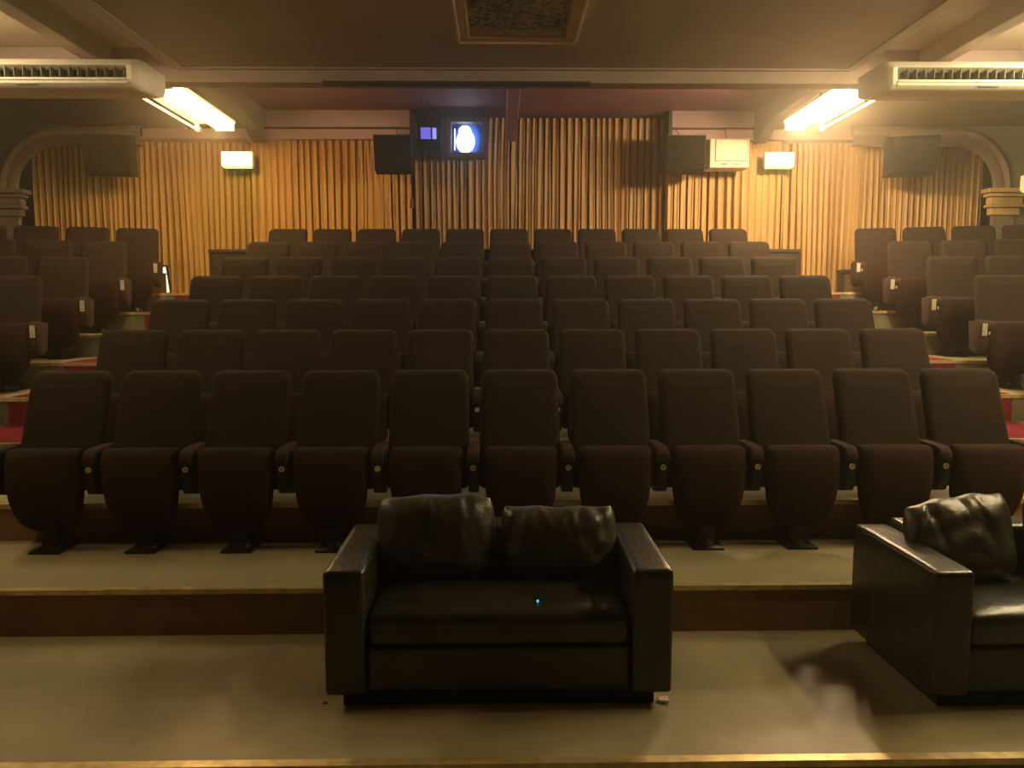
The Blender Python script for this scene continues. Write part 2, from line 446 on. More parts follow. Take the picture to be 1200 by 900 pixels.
# side blocks: tiers turned 15 degrees towards the middle
for side in (-1, 1):
    bl = 'left' if side < 0 else 'right'
    for k, n in ((3, 1), (4, 2), (5, 3), (6, 4), (7, 5)):
        for j in range(n):
            d = .26 + j * W                      # distance along the turned tier from the aisle edge
            px = XC + side * (XB + .055 + d * math.cos(ANG)); py = edgeY(k + 1) - TA * (abs(px - XC) - XB) 
            rz = -side * ANG
            px += -.14 * math.sin(ANG) * side * 1.0; py -= .14 * math.cos(ANG)
            pos = 'nearest the aisle' if j == 0 else '%s from the aisle' % ORD[j]
            lab = 'brown folding cinema seat %s, %s of the %s side block' % (pos, ROWN[k-1], bl)
            s_ = dup(proto, (px, py, lvl(k)), rz, lab, 'cinema seats in the %s side block' % bl, skip=('armrest',))
            if j == 0 and side > 0:
                add_arm(s_, -.195, disc=True); end_panel(s_, -.245)
            elif j == 0 and side < 0:
                add_arm(s_, -.2787, disc=True); end_panel(s_, .245)
            else: add_arm(s_, -.2787, disc=True)

# ------------------------------------------------------------ sofas
def soft_box(x0, x1, y0, y1, z0, z1, bev=.03, crown=.0, n=10, wr=0, seed=0):
    bm = bmesh.new(); box(bm, x0, x1, y0, y1, z0, z1, 0)
    bmesh.ops.remove_doubles(bm, verts=bm.verts[:], dist=1e-5)
    bmesh.ops.bevel(bm, geom=bm.edges[:], offset=bev, segments=4, affect='EDGES', profile=.5)
    bmesh.ops.subdivide_edges(bm, edges=[e for e in bm.edges if e.calc_length() > .12], cuts=n, use_grid_fill=True)
    cx, cy = (x0+x1)/2, (y0+y1)/2
    for v in bm.verts:
        u = 1 - min(1, abs(v.co.x - cx) / ((x1-x0)/2)); w = 1 - min(1, abs(v.co.y - cy) / ((y1-y0)/2))
        if v.co.z > (z0+z1)/2: v.co.z += crown * min(1, u*4) * min(1, w*4)
        if wr:
            q = noise.noise(Vector((v.co.x*9+seed, v.co.y*9, v.co.z*5)))
            v.co += Vector((0, -.3, 1)) * wr * q
    return bm
def cushion(w, h, t, seed, slump=0, wr=1.0, lop=0):
    """loose leather back cushion, x width w, z height h (origin at its bottom centre)"""
    bm = bmesh.new(); nu, nv = 64, 44
    rnd = random.Random(seed)
    cre = [(rnd.uniform(-.8, .8), rnd.uniform(-.9, .9), rnd.uniform(.10, .2), rnd.uniform(-1, 1)) for _ in range(9)]
    def surf(u, v, sgn):
        x = u * w / 2 * (1 - .045 * (1 - v*v) * 0 - .05 * abs(v) ** 3 * (1 - abs(u)))
        z = v * h / 2 * (1 - .07 * (1 - abs(u) ** 2) * 0 + .0)
        edge = ((1 - abs(u) ** 3.2) * (1 - abs(v) ** 3.2))
        th = t / 2 * max(edge, 0) ** .55
        # pinch corners outwards a little
        x *= 1 - .09 * abs(u*v) ** 3; z *= 1 - .12 * abs(u*v) ** 3
        # gathered folds running down from the top edge
        d = 0
        for cu, sl, wd, am in cre:
            dx = u - cu - sl * (1 - v) * .35
            d += am * math.exp(-(dx / (wd * .45)) ** 2) * max(0, (v + .6)) * .5
        d += .8 * noise.noise(Vector((u*3+seed, v*2.2, 1.3)))
        th += sgn * 0
        y = sgn * th
        if sgn < 0: y -= wr * .014 * d * min(1, edge * 3)
        z += lop * u * .5 * max(0, v + .2) - slump * (1 - u*u) * .02 * max(0, v)
        z += .003 * math.sin(u * 9 + seed) * max(0, v) * wr
        return (x, y, z + h / 2)
    rows = {}
    for sgn in (-1, 1):
        for i in range(nu + 1):
            for j in range(nv + 1):
                u = -1 + 2*i/nu; v = -1 + 2*j/nv
                u = math.sin(u*PI/2) * .5 + u * .5; v = math.sin(v*PI/2) * .5 + v * .5
                rows[sgn, i, j] = bm.verts.new(surf(u, v, sgn))
        for i in range(nu):
            for j in range(nv):
                bm.faces.new((rows[sgn,i,j], rows[sgn,i+1,j], rows[sgn,i+1,j+1], rows[sgn,i,j+1]))
    bmesh.ops.remove_doubles(bm, verts=bm.verts[:], dist=.0006)
    return bm
def build_sofa():
    t = thing('leather_sofa', 'x', 'sofa')
    Wd = 1.45; a = .17
    for s_ in (-1, 1):
        x0, x1 = (-Wd/2, -Wd/2 + a) if s_ < 0 else (Wd/2 - a, Wd/2)
        new('armrest', soft_box(x0, x1, 0, .71, .065, .60, .018, crown=.004, n=6), M['leather'], t, smooth=True)
    new('backrest', soft_box(-Wd/2 + a + .003, Wd/2 - a - .003, .53, .71, .065, .635, .025, n=6), M['leather'], t, smooth=True)
    new('seat', soft_box(-Wd/2 + a + .004, Wd/2 - a - .004, .018, .527, .265, .405, .035, crown=.018, n=14, wr=.004, seed=2), M['leather'], t, smooth=True)
    new('front_panel', soft_box(-Wd/2 + a + .004, Wd/2 - a - .004, .03, .50, .067, .262, .012, n=4), M['leather'], t, smooth=True)
    bm = bmesh.new(); box(bm, -.66, .66, .05, .66, 0, .064, .004)
    new('plinth', bm, M['dark'], t)
    return t
sofa = build_sofa(); sofa.location = (-.008, 3.075, 0)
tag(sofa, 'black leather two-seat sofa standing alone in front of the centre seats', 'sofa', 'black leather sofas')
sofa2 = dup(sofa, (2.50, 3.035, 0), math.radians(1.2), 'black leather sofa at the far right with a shiny creased cushion', 'black leather sofas')
def put_cushion(w, h, t, seed, loc, tilt, rz, lab, **kw):
    m_ = kw.pop('m', 'leather_worn')
    o = new('sofa_cushion', cushion(w, h, t, seed, **kw), M[m_], smooth=True)
    o.location = loc; o.rotation_euler = (tilt, kw.get('roll', 0), rz)
    tag(o, lab, 'cushion', 'loose black leather back cushions'); return o
put_cushion(.555, .385, .17, 3, (-.30, 3.49, .424), math.radians(-13), math.radians(3), 'taller rumpled black leather cushion at left of the centre sofa', lop=.006, wr=1.0)
put_cushion(.545, .345, .17, 5, (.27, 3.49, .424), math.radians(-15), math.radians(-2), 'lower sagging black leather cushion at right of the centre sofa', slump=1, wr=1.1)
put_cushion(.51, .385, .19, 11, (2.135, 3.40, .424), math.radians(-19), math.radians(2), 'shiny creased black leather cushion beside the arm of the right sofa', lop=.05, wr=1.6)
put_cushion(.54, .40, .17, 8, (2.72, 3.42, .424), math.radians(-15), 0, 'black leather cushion at the cut-off right end of the right sofa', wr=1.2)

# small things on the floor and sofa
bm = bmesh.new(); b2 = bmesh.new()
vs = [bm.verts.new(p) for p in ((0, 0, .002), (.045, -.012, .006), (.052, .03, .012), (.01, .036, .004), (.005, .004, .014), (.046, -.008, .017), (.05, .028, .02), (.014, .032, .015))]
for f in ((0,1,2,3), (4,5,6,7), (0,1,5,4), (1,2,6,5), (2,3,7,6), (3,0,4,7)): bm.faces.new([vs[i] for i in f])
o = new('paper_scrap', bm, M['paper']); o.location = (.665, 3.115, 0); tag(o, 'small crumpled white paper scrap by the right foot of the centre sofa', 'litter')
bm = bmesh.new()
vs = [bm.verts.new(p) for p in ((0, 0, .0), (.022, -.004, .0), (.020, .014, .0), (.002, .012, .0), (.006, .004, .010), (.018, .002, .008))]
for f in ((0,1,2,3), (0,1,5,4), (1,2,5), (2,3,4,5), (3,0,4)): bm.faces.new([vs[i] for i in f])
o = new('red_fleck', bm, M['redbit']); o.location = (-.76, 3.14, 0); tag(o, 'tiny red fleck of litter by the left foot of the centre sofa', 'litter')
bm = bmesh.new()
bmesh.ops.create_icosphere(bm, subdivisions=2, radius=.006, matrix=Matrix.Translation((0, 0, .004)) @ Matrix.Diagonal((.9, .8, 1.1, 1)))
o = new('sofa_glint', bm, M['bluebit']); o.location = (.158, 3.18, .4255); tag(o, 'tiny bright blue bead lying on the seat of the centre sofa', 'glint')  # blue spark built as a tiny glowing ball

# ------------------------------------------------------------ room shell
XL, XRt = -9.2, 9.4
HB = 1.0
def quad(bm, pts, mi=0):
    bm.faces.new([bm.verts.new(p) for p in pts]).material_index = mi
bm = bmesh.new(); box(bm, XL - .1, XL, -3, ROOM_BACK, -.3, 4.6); new('wall_left', bm, M['wall'], kind='structure')
bm = bmesh.new(); box(bm, XRt, XRt + .1, -3, ROOM_BACK, -.3, 4.6); new('wall_right', bm, M['wall'], kind='structure')
CX0, CX1 = -2.70, 2.98           # lowered middle of the front ceiling
ZC, ZS, ZR, ZL = 3.71, 3.875, 4.34, 4.09
BY = 6.85
vx0, vx1, vy0, vy1 = -.225, .50, 5.30, 6.05
bm = bmesh.new()
for (x0, x1, y0, y1) in ((CX0, vx0, -3, BY), (vx1, CX1, -3, BY), (vx0, vx1, -3, vy0), (vx0, vx1, vy1, BY)):
    box(bm, x0, x1, y0, y1, ZC, ZC + .30)
box(bm, XL, CX0, -3, BY, ZS, ZS + .2, mi=1); box(bm, CX1, XRt, -3, BY, ZS, ZS + .2, mi=1)
box(bm, -3.3, 3.55, BY + .1, ROOM_BACK, ZR, ZR + .15, mi=2)
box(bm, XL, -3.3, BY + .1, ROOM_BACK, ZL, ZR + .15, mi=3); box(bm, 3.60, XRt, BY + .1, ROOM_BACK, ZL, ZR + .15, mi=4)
new('ceiling', bm, [M['ceiling'], M['ceil_side'], M['purple'], M['darkceil'], M['ceil_hazed']], kind='structure')
# downstand beam between front and rear ceiling
bm = bmesh.new(); box(bm, XL, XRt, BY, BY + .18, 3.59, ZR + .12, .006)
box(bm, CX0 - .05, CX1 + .05, BY - .035, BY - .001, ZC - .018, ZC - .001, .004)
new('trim_10', bm, M['beam'], kind='structure')
# longitudinal ceiling ribs
i = 11
for x0, x1 in ((CX0 - .10, CX0 - .0), (-3.42, -3.28), (CX1, CX1 + .10), (3.62, 3.76), (-4.9, -4.76), (5.1, 5.24)):
    bm = bmesh.new(); box(bm, x0, x1, -3, BY - .002, ZC - .012 if abs(x0) < 4 and abs(x0) > 3.2 else ZC - .012, ZS + .05, .008)
    new('trim_%d' % i, bm, M['ceil_side'], kind='structure'); i += 1
# rear ribs with corbelled ends
YW = 10.82
for x, m_ in ((-3.26, 'beam_dark'), (.168, 'purple'), (3.57, 'beam_dark')):
    bm = bmesh.new()
    if m_ == 'purple': prof = [(BY + .18, ZR + .05), (YW, ZR + .05), (YW, 3.92), (YW - .10, 3.90), (YW - .22, 3.95), (YW - .5, 4.03), (YW - .9, 4.08), (BY + .18, 4.08)]
    else: prof = [(BY + .18, ZR + .05), (YW, ZR + .05), (YW, 3.90), (YW - .08, 3.88), (YW - .18, 3.92), (YW - .4, 4.02), (YW - .8, 4.075), (BY + .18, 4.082)]
    prism(bm, prof, x - .075, x + .075, bev=.01)
    new('trim_%d' % i, bm, M[m_], kind='structure'); i += 1
# back wall: plaster bands above the curtains, arch spandrels, recess
WY = 11.35
bm = bmesh.new()
box(bm, XL, XRt, WY, WY + .12, 1.8, 4.6, mi=0)
new('wall_back', bm, M['wall'], kind='structure')
RX0, RX1 = -1.215, 2.36          # recess above the middle curtains
bm = bmesh.new()
box(bm, -5.9, RX0, YW + .02, WY, 3.955, ZR, mi=0); box(bm, RX1, 6.2, YW + .02, WY, 3.955, ZR, mi=0)
new('wall_upper_back', bm, M['pink'], kind='structure')
bm = bmesh.new()
box(bm, -3.19, RX0, YW - .03, YW + .018, 4.085, 4.105, .003); box(bm, RX1, 3.49, YW - .03, YW + .018, 4.085, 4.105, .003)
new('trim_%d' % i, bm, M['darkwood'], kind='structure'); i += 1
bm = bmesh.new()
box(bm, RX0 - .0, RX0 + .05, YW - .05, YW + .16, 3.90, ZR - .002, .004); box(bm, RX1 - .05, RX1, YW - .05, YW + .16, 3.90, ZR - .002, .004)
new('trim_%d' % i, bm, M['darkwood'], kind='structure'); i += 1

# arched corners with plaster moulding and capitals
def arch(side, xi, zs, R, wd, idx):
    """xi = inner springing x, zs = springing height, R inner radius"""
    Y0 = 10.62
    cx = xi - side * R
    n = 20
    prof = [(0, 0), (.02, -.05), (.08, -.065), (.14, -.045), (.2, -.07), (wd - .03, -.05), (wd, 0)]
    bm = bmesh.new(); rings = []
    for j in range(n + 1):
        a = PI / 2 * j / n
        ring = []
        for d, y in prof:
            r = R + d
            ring.append(bm.verts.new((cx + side * r * math.cos(a), Y0 + y, zs + (R + d) * math.sin(a))))
        rings.append(ring)
    # flat run along the top towards the middle
    L = []
    for d, y in prof: L.append(bm.verts.new((side * 4.75, Y0 + y, zs + R + d)))
    rings.append(L)
    for A, B in zip(rings, rings[1:]):
        for q in range(len(prof) - 1): bm.faces.new((A[q], A[q+1], B[q+1], B[q]))
    new('trim_%d' % idx, bm, M['plaster'], kind='structure', smooth=True)
    # spandrel wall outside the arch
    bm = bmesh.new()
    outer = side * 9.3
    ztop = ZR + .02; ztop2 = ZR
    prev = None
    pts = [(side * 4.75, zs + R + wd * .5)] + [(cx + side * (R + wd*.5) * math.cos(a), zs + (R + wd*.5) * math.sin(a)) for a in [PI/2 - PI/2*j/n for j in range(n + 1)]]
    top = [(p[0], ztop2) for p in pts]
    for (a, b), (c, d) in zip(zip(pts, pts[1:]), zip(top, top[1:])):
        f = bm.faces.new([bm.verts.new((a[0], Y0, a[1])), bm.verts.new((b[0], Y0, b[1])), bm.verts.new((d[0], Y0, d[1])), bm.verts.new((c[0], Y0, c[1]))])
    xe = pts[-1][0]
    quad(bm, [(xe, Y0, ztop2), (outer, Y0, ztop2), (outer, Y0, 1.85), (xe, Y0, 1.85)])
    new('wall_spandrel_left' if side < 0 else 'wall_spandrel_right', bm, M['wall'] if side < 0 else M['wall_r_hazed'], kind='structure')
    # capital and pilaster
    t = thing('pilaster', 'plaster capital and pilaster under the %s arch' % ('left' if side < 0 else 'right'), 'pilaster', (xi + side * (wd / 2), Y0, lvl(8)), 0)
    zc = zs - lvl(8)
    bm = bmesh.new()
    for (h0, h1, w, dp) in ((-.07, -.012, .30, .20), (-.12, -.075, .26, .16), (-.22, -.125, .22, .12), (-.26, -.222, .25, .15), (-.36, -.262, .20, .10)):
        box(bm, -w, w + (.5 if False else 0), -dp, -.002, zc + h0, zc + h1, .012)
    new('capital', bm, M['gold'] if side > 0 else M['plaster'], t)  # right one carries painted yellow light
    bm = bmesh.new(); box(bm, -.15, .15, -.07, -.002, 0, zc - .362, .01)
    new('shaft', bm, M['plaster'], t)
arch(-1, -6.42, 3.24, .56, .27, i); i += 1
arch(1, 6.72, 3.26, .56, .27, i); i += 1
# cornice running on from the right capital, yellow light in its colour
bm = bmesh.new(); box(bm, 7.16, 9.3, 10.42, 10.618, 3.12, 3.20, .01); box(bm, 7.16, 9.3, 10.47, 10.618, 2.98, 3.05, .01); new('trim_%d' % i, bm, M['gold'], kind='structure'); i += 1
bm = bmesh.new(); box(bm, -9.1, -6.88, 10.42, 10.618, 3.12, 3.20, .01); box(bm, -9.1, -6.88, 10.47, 10.618, 2.98, 3.05, .01); new('trim_%d' % i, bm, M['plaster'], kind='structure'); i += 1

# ------------------------------------------------------------ curtains
def curtain(x0, x1, y, z0, z1, seed, lab, m='curtain', lam=.098, amp=.035, calm=None):
    bm = bmesh.new(); nx = int((x1 - x0) / .0065); nz = 22
    rnd = random.Random(seed)
    # irregular pleat phase
    ph = [0]; 
    for j in range(nx):
        xx = x0 + (x1 - x0) * j / nx
        l = lam * (1 + .45 * noise.noise(Vector((xx * 3.1, seed, 0))))
        ph.append(ph[-1] + 2 * PI * ((x1 - x0) / nx) / l)
    G = []
    for q in range(nz + 1):
        v = q / nz; z = z0 + (z1 - z0) * v; R = []
        for j in range(nx + 1):
            xx = x0 + (x1 - x0) * j / nx
            p = ph[j] + (1 - v) * 2.2 * noise.noise(Vector((xx * 1.3, seed * 2, 4)))
            a = 1.3 * amp * (1 + .8 * noise.noise(Vector((xx * 2.5, v * .8, seed)))) * (.55 + .45 * min(1, (1 - v) * 4))
            if calm and calm[0] < xx < calm[1]:
                e = min(xx - calm[0], calm[1] - xx) / .12; a *= 1 - .72 * min(1, e)
            s1 = math.sin(p)
            yy = 3.4 * a * (1 - abs(math.sin(p / 2))) ** 2.2 + a * .30 * math.sin(2 * p + 1 + noise.noise(Vector((xx * 6, v, seed))) * 2)
            dx = a * .35 * math.sin(2 * p)
            R.append(bm.verts.new((xx + dx + .07 * (1 - v) * noise.noise(Vector((xx * 1.7, v * .6, seed + 3))), y + yy, z)))
        G.append(R)
    for A, B in zip(G, G[1:]):
        for j in range(nx): bm.faces.new((A[j], A[j+1], B[j+1], B[j]))
    o = new('curtain', bm, M[m], smooth=False)
    for p in o.data.polygons: p.use_smooth = True
    tag(o, lab, 'curtain', 'pleated gold curtains along the back wall')
    return o
ZF = lvl(8) + .012
curtain(-6.50, -3.45, 11.05, ZF, 4.02, 1, 'pleated gold curtain at the far left under the arch', m='curtain_side', lam=.085, amp=.036)
curtain(-3.44, -1.20, 10.93, ZF, 3.955, 2, 'pleated gold curtain between left exit sign and left speaker', m='curtain_side', lam=.10, amp=.050, calm=(-3.48, -2.75))
curtain(-1.21, .155, 11.09, ZF, 4.30, 3, 'tall pleated gold curtain below the projector windows', m='curtain_mid_dim', lam=.095, amp=.055)
curtain(.165, 2.355, 11.10, ZF, 4.30, 4, 'tall pleated gold curtain right of the middle ceiling rib', m='curtain_mid_dim', lam=.10, amp=.058)
curtain(2.345, 3.985, 10.95, ZF, 3.955, 5, 'pleated gold curtain behind the white wall box and right exit sign', lam=.10, amp=.050, calm=(3.3, 3.97))
curtain(4.0, 6.85, 11.05, ZF, 4.02, 6, 'pleated gold curtain at the far right under the arch', lam=.086, amp=.040)
bm = bmesh.new(); cyl(bm, (-6.5, 10.86, 3.965), (-1.24, 10.86, 3.965), .008, n=8); 
tag(new('curtain_rail', bm, M['brass']), 'thin curtain rail above the left curtains', 'rail')
bm = bmesh.new(); cyl(bm, (2.40, 10.86, 3.965), (6.7, 10.86, 3.965), .008, n=8)
tag(new('curtain_rail', bm, M['brass']), 'thin curtain rail above the right curtains', 'rail')
# tassel at curtain edge near left speaker
t = thing('curtain_tassel', 'dark red tassel hanging on the curtain below the left speaker', 'tassel', (-1.20, 10.78, 3.02))
bm = bmesh.new(); cyl(bm, (0, 0, .15), (0, 0, .42), .006, n=8); new('cord', bm, M['darkred'], t)
bm = bmesh.new(); cyl(bm, (0, 0, 0), (0, 0, .11), .034, .024, n=12); cyl(bm, (0, 0, .11), (0, 0, .155), .03, .008, n=12); new('tassel_head', bm, M['darkred'], t, smooth=True)

# ------------------------------------------------------------ low partitions behind the last row
def partition(x0, x1, y0, y1, h, lab, base='brownwood'):
    t = thing('low_partition', lab, 'partition', ((x0 + x1) / 2, (y0 + y1) / 2, lvl(8)))
    w = (x1 - x0) / 2; d = (y1 - y0) / 2
    bm = bmesh.new(); box(bm, -w, w, -d, d, 0, h - .045); new('panel', bm, M[base], t)
    bm = bmesh.new(); box(bm, -w - .02, w + .02, -d - .02, d + .02, h - .044, h, .006); new('top_rail', bm, M['darkwood'], t)
    bm = bmesh.new()
    for sx in (-w, w): box(bm, sx - .03 if sx > 0 else sx - .012, sx + .012 if sx > 0 else sx + .03, -d - .012, d + .012, 0, h - .045, .004)
    new('end_post', bm, M['darkwood'], t)
    return t
partition(-3.72, 3.90, 10.08, 10.20, .565, 'long dark wooden partition behind the back row of the centre block', 'darkwood')
partition(-9.1, -4.62, 10.08, 10.2, .30, 'low brown partition behind the left block', 'brownwood')
partition(4.47, 9.3, 10.08, 10.2, .30, 'low brown partition behind the right block', 'brownwood')
# leaning white board behind the left aisle
t = thing('notice_board', 'small bright white board in a black frame leaning at the top of the left aisle', 'board', (-4.475, 10.42, lvl(8)))
def leanb(bm):
    bmesh.ops.transform(bm, matrix=Matrix.Rotation(math.radians(-6), 4, 'X') @ Matrix.Rotation(math.radians(-9), 4, 'Y'), verts=bm.verts[:]); return bm
bm = bmesh.new(); box(bm, -.08, .08, .0, .012, .012, .36, .0); new('board_face', leanb(bm), M['board'], t)
bm = bmesh.new()
for b_ in ((-.10, -.08, .0, .38), (.08, .10, .0, .38), (-.08, .08, .36, .38), (-.08, .08, .0, .012)): box(bm, b_[0], b_[1], -.008, .02, b_[2], b_[3])
new('board_frame', leanb(bm), M['darkwood'], t)
bm = bmesh.new(); box(bm, -.10, .07, -.06, .03, 0, .255, .01); box(bm, -.11, .08, -.07, .035, .255, .272, .01)
o = new('litter_bin', bm, M['brownwood']); o.location = (-4.48, 10.33, lvl(8)); tag(o, 'small brown box standing before the leaning white board', 'box')

# ------------------------------------------------------------ air conditioners
def aircon(name_lab, xin, side):
    # casing profile (y,z) relative; y forward negative
    t = thing('air_conditioner', name_lab, 'air conditioner', (xin + side * .82, 6.36, 3.35), 0, 'ceiling hung air conditioners')
    Lh = .82
    body = [(.24, .205), (-.14, .205), (-.17, .198), (-.252, .140), (-.255, .030), (-.235, .006), (-.20, -.004), (.10, .0), (.20, .03), (.24, .07)]
    prof = [(.24, .205), (-.14, .205), (-.17, .198), (-.252, .140), (-.16, .128), (-.16, .078), (-.245, .062), (-.262, .045), (-.258, .022), (-.235, .006), (-.20, -.004), (.10, .0), (.20, .03), (.24, .07)]
    bm = bmesh.new()
    # rounded tapered end towards the middle of the room, plain far end
    b2 = bmesh.new(); rings = []
    ends = [(0, .72), (.012, .88), (.03, .96), (.05, 1.0), (.085, 1.0)]
    for d, sc_ in ends:
        x = -side * (Lh - d)
        rings.append([b2.verts.new((x, .24 - (.24 - y) * sc_ if True else y, .10 + (z - .10) * (.5 + .5 * sc_))) for y, z in body])
    for A, B in zip(rings, rings[1:]):
        for q in range(len(body)): b2.faces.new((A[q], A[(q+1) % len(body)], B[(q+1) % len(body)], B[q]))
    b2.faces.new(rings[0]); b2.faces.new(rings[-1]); merge(bm, b2)
    prism(bm, body, side * (Lh - .05), side * Lh, 0, bev=.006)
    xa, xb = sorted((-side * (Lh - .085), side * (Lh - .05)))
    prism(bm, prof, xa, xb, 0)
    new('casing', bm, M['white_plastic'], t, smooth=True)
    t.scale = (1, 1, 1.14)
    bm = bmesh.new(); box(bm, xa, xb, -.163, -.159, .080, .127)
    new('outlet', bm, M['dark'], t)
    x = xa + .02; vm = None
    while x < xb - .01:
        if vm is None:
            bm = bmesh.new(); box(bm, 0, .006, -.232, -.165, .074, .133); v_ = new('louvre_vane', bm, M['vane'], t); vm = v_.data
        else:
            v_ = bpy.data.objects.new('louvre_vane', vm); COL.objects.link(v_); v_.parent = t
        v_.location = (x, 0, 0); x += .069
    bm = bmesh.new(); box(bm, xa, xb, -.272, -.258, .040, .050, .002)
    new('flap', bm, M['white_plastic'], t)
    bm = bmesh.new(); box(bm, -.10, .06, -.262, -.25, .012, .02, .001)
    new('badge_strip', bm, M['vane'], t)
    bm = bmesh.new()
    for sx in (-.6, .6): box(bm, sx - .03, sx + .03, .20, BY - 6.36, .09, .17)
    new('wall_bracket', bm, M['black_metal'], t)
    return t
aircon('cream ceiling air conditioner in front of the left lamp', -2.745, -1)
aircon('cream ceiling air conditioner in front of the right lamp', 2.99, 1)

# ------------------------------------------------------------ ceiling vent
t = thing('ceiling_vent', 'pierced rectangular vent recessed in the middle of the ceiling', 'vent', ((vx0+vx1)/2, (vy0+vy1)/2, ZC))
hx, hy = (vx1-vx0)/2, (vy1-vy0)/2
bm = bmesh.new()
for b_ in ((-hx-.075, hx+.075, hy-.002, hy+.095), (-hx-.075, hx+.075, -hy-.095, -hy+.002), (-hx-.075, -hx+.002, -hy, hy), (hx-.002, hx+.075, -hy, hy)):
    box(bm, b_[0], b_[1], b_[2], b_[3], -.016, -.001, .006)
for b_ in ((-hx-.078, hx+.078, hy+.08, hy+.10), (-hx-.078, hx+.078, -hy-.10, -hy-.08), (-hx-.09, -hx-.07, -hy-.1, hy+.1), (hx+.07, hx+.09, -hy-.1, hy+.1)):
    box(bm, b_[0], b_[1], b_[2], b_[3], -.03, -.001, .006)
new('moulding', bm, M['vent_frame'], t)
bm = bmesh.new()
A = [(-hx, -hy, 0), (hx, -hy, 0), (hx, hy, 0), (-hx, hy, 0)]; B = [(x_ * .98, y_ * .98, .05) for x_, y_, z_ in A]
for q in range(4): quad(bm, [A[q], A[(q+1) % 4], B[(q+1) % 4], B[q]])
new('recess', bm, M['vent_frame'], t)
bm = bmesh.new(); box(bm, -hx+.002, hx-.002, -hy+.002, hy-.002, .045, .06)
for gx in range(1, 8):
    xx = -hx + 2*hx * gx / 8; box(bm, xx - .006, xx + .006, -hy+.01, hy-.01, .036, .046)
new('grille', bm, M['vent'], t)

# dark trunking under the beam
bm = bmesh.new(); box(bm, -1.50, .78, BY - .05, BY - .0005, 3.562, 3.592, .004)
tag(new('cable_trunking', bm, M['dark']), 'thin dark trunking along the bottom of the ceiling beam', 'trunking')

# ------------------------------------------------------------ fluorescent fittings
def lamp(x, y0, y1, z, side, hot, lab, outer='tube_dim', energy=60, col=(1, .62, .26), up=.55):
    L = (y1 - y0) / 2
    t = thing('fluorescent_light', lab, 'light', (x, (y0+y1)/2, z))
    bm = bmesh.new(); box(bm, *sorted((side * -.12, side * .37)), -L - .03, L + .03, .040, .075, .008)
    new('housing', bm, M['white_plastic'], t)
    bm = bmesh.new()
    for dx in (-.065, .065): cyl(bm, (side*dx, -L, -.005), (side*dx, L, -.005), .036, n=16)
    new('tube', bm, M[hot], t, smooth=True)
    for yy in (-L, L):
        bm = bmesh.new(); box(bm, -.11, .11, yy - .02, yy + .02, -.046, .045, .004); new('end_socket', bm, M['white_plastic'], t)
        bm = bmesh.new(); box(bm, *sorted((side*.31, side*.35)), yy - .02, yy + .02, -.05, .045, .004); new('end_socket', bm, M['white_plastic'], t)
    bm = bmesh.new(); cyl(bm, (side*.33, -L, -.03), (side*.33, L, -.03), .013, n=12)
    new('spare_tube', bm, M[outer], t, smooth=True)
    top = (ZL if y0 > BY else ZS) - z
    bm = bmesh.new()
    for yy in (-L*.6, L*.6): cyl(bm, (side*.16, yy, .07), (side*.16, yy, top), .008, n=8)
    new('hanger', bm, M['black_metal'], t)
    for q in (-.55, 0, .55):
        ld = bpy.data.lights.new('tube_light', 'POINT'); ld.energy = energy / 3; ld.color = col; ld.shadow_soft_size = .07
        lo = bpy.data.objects.new('tube_light', ld); COL.objects.link(lo); lo.location = (x, (y0+y1)/2 + q * L * 1.3, z - .085)
    lu = bpy.data.lights.new('tube_uplight', 'AREA'); lu.shape = 'RECTANGLE'; lu.size = .05; lu.size_y = y1 - y0; lu.energy = up; lu.color = col
    l2 = bpy.data.objects.new('tube_uplight', lu); COL.objects.link(l2); l2.location = (x - side * .13, (y0+y1)/2, z + .03); l2.rotation_euler = (0, side * math.radians(-148), 0)
    return t
WARM = (1, .60, .24)
lamp(-3.25, 7.70, 9.45, 3.80, -1, 'tube', 'glowing fluorescent fitting under the rib behind the left air conditioner', energy=118, col=WARM, up=2)
lamp(3.50, 7.65, 9.35, 3.80, 1, 'tube_hot', 'blazing fluorescent fitting under the rib behind the right air conditioner', outer='tube_mid', energy=400, col=(1, .68, .36), up=4)
# the fittings nearer the screen, hung off the side ceilings
lamp(-3.95, 3.0, 4.3, 3.66, -1, 'tube_front_left', 'fluorescent fitting on the left side ceiling near the sofas', energy=30, col=(1, .68, .32), up=7)
lamp(4.05, 3.0, 4.3, 3.66, 1, 'tube_front_right', 'fluorescent fitting on the right side ceiling near the sofas', energy=190, col=(1, .76, .34), up=42)
lamp(-4.45, 4.9, 5.85, 3.73, -1, 'tube_front_left', 'fluorescent fitting on the ceiling beyond the left air conditioner', energy=62, col=(1, .80, .50), up=20)
lamp(4.72, 4.9, 5.85, 3.73, 1, 'tube_front_right', 'fluorescent fitting on the ceiling beyond the right air conditioner', energy=170, col=(1, .84, .54), up=50)

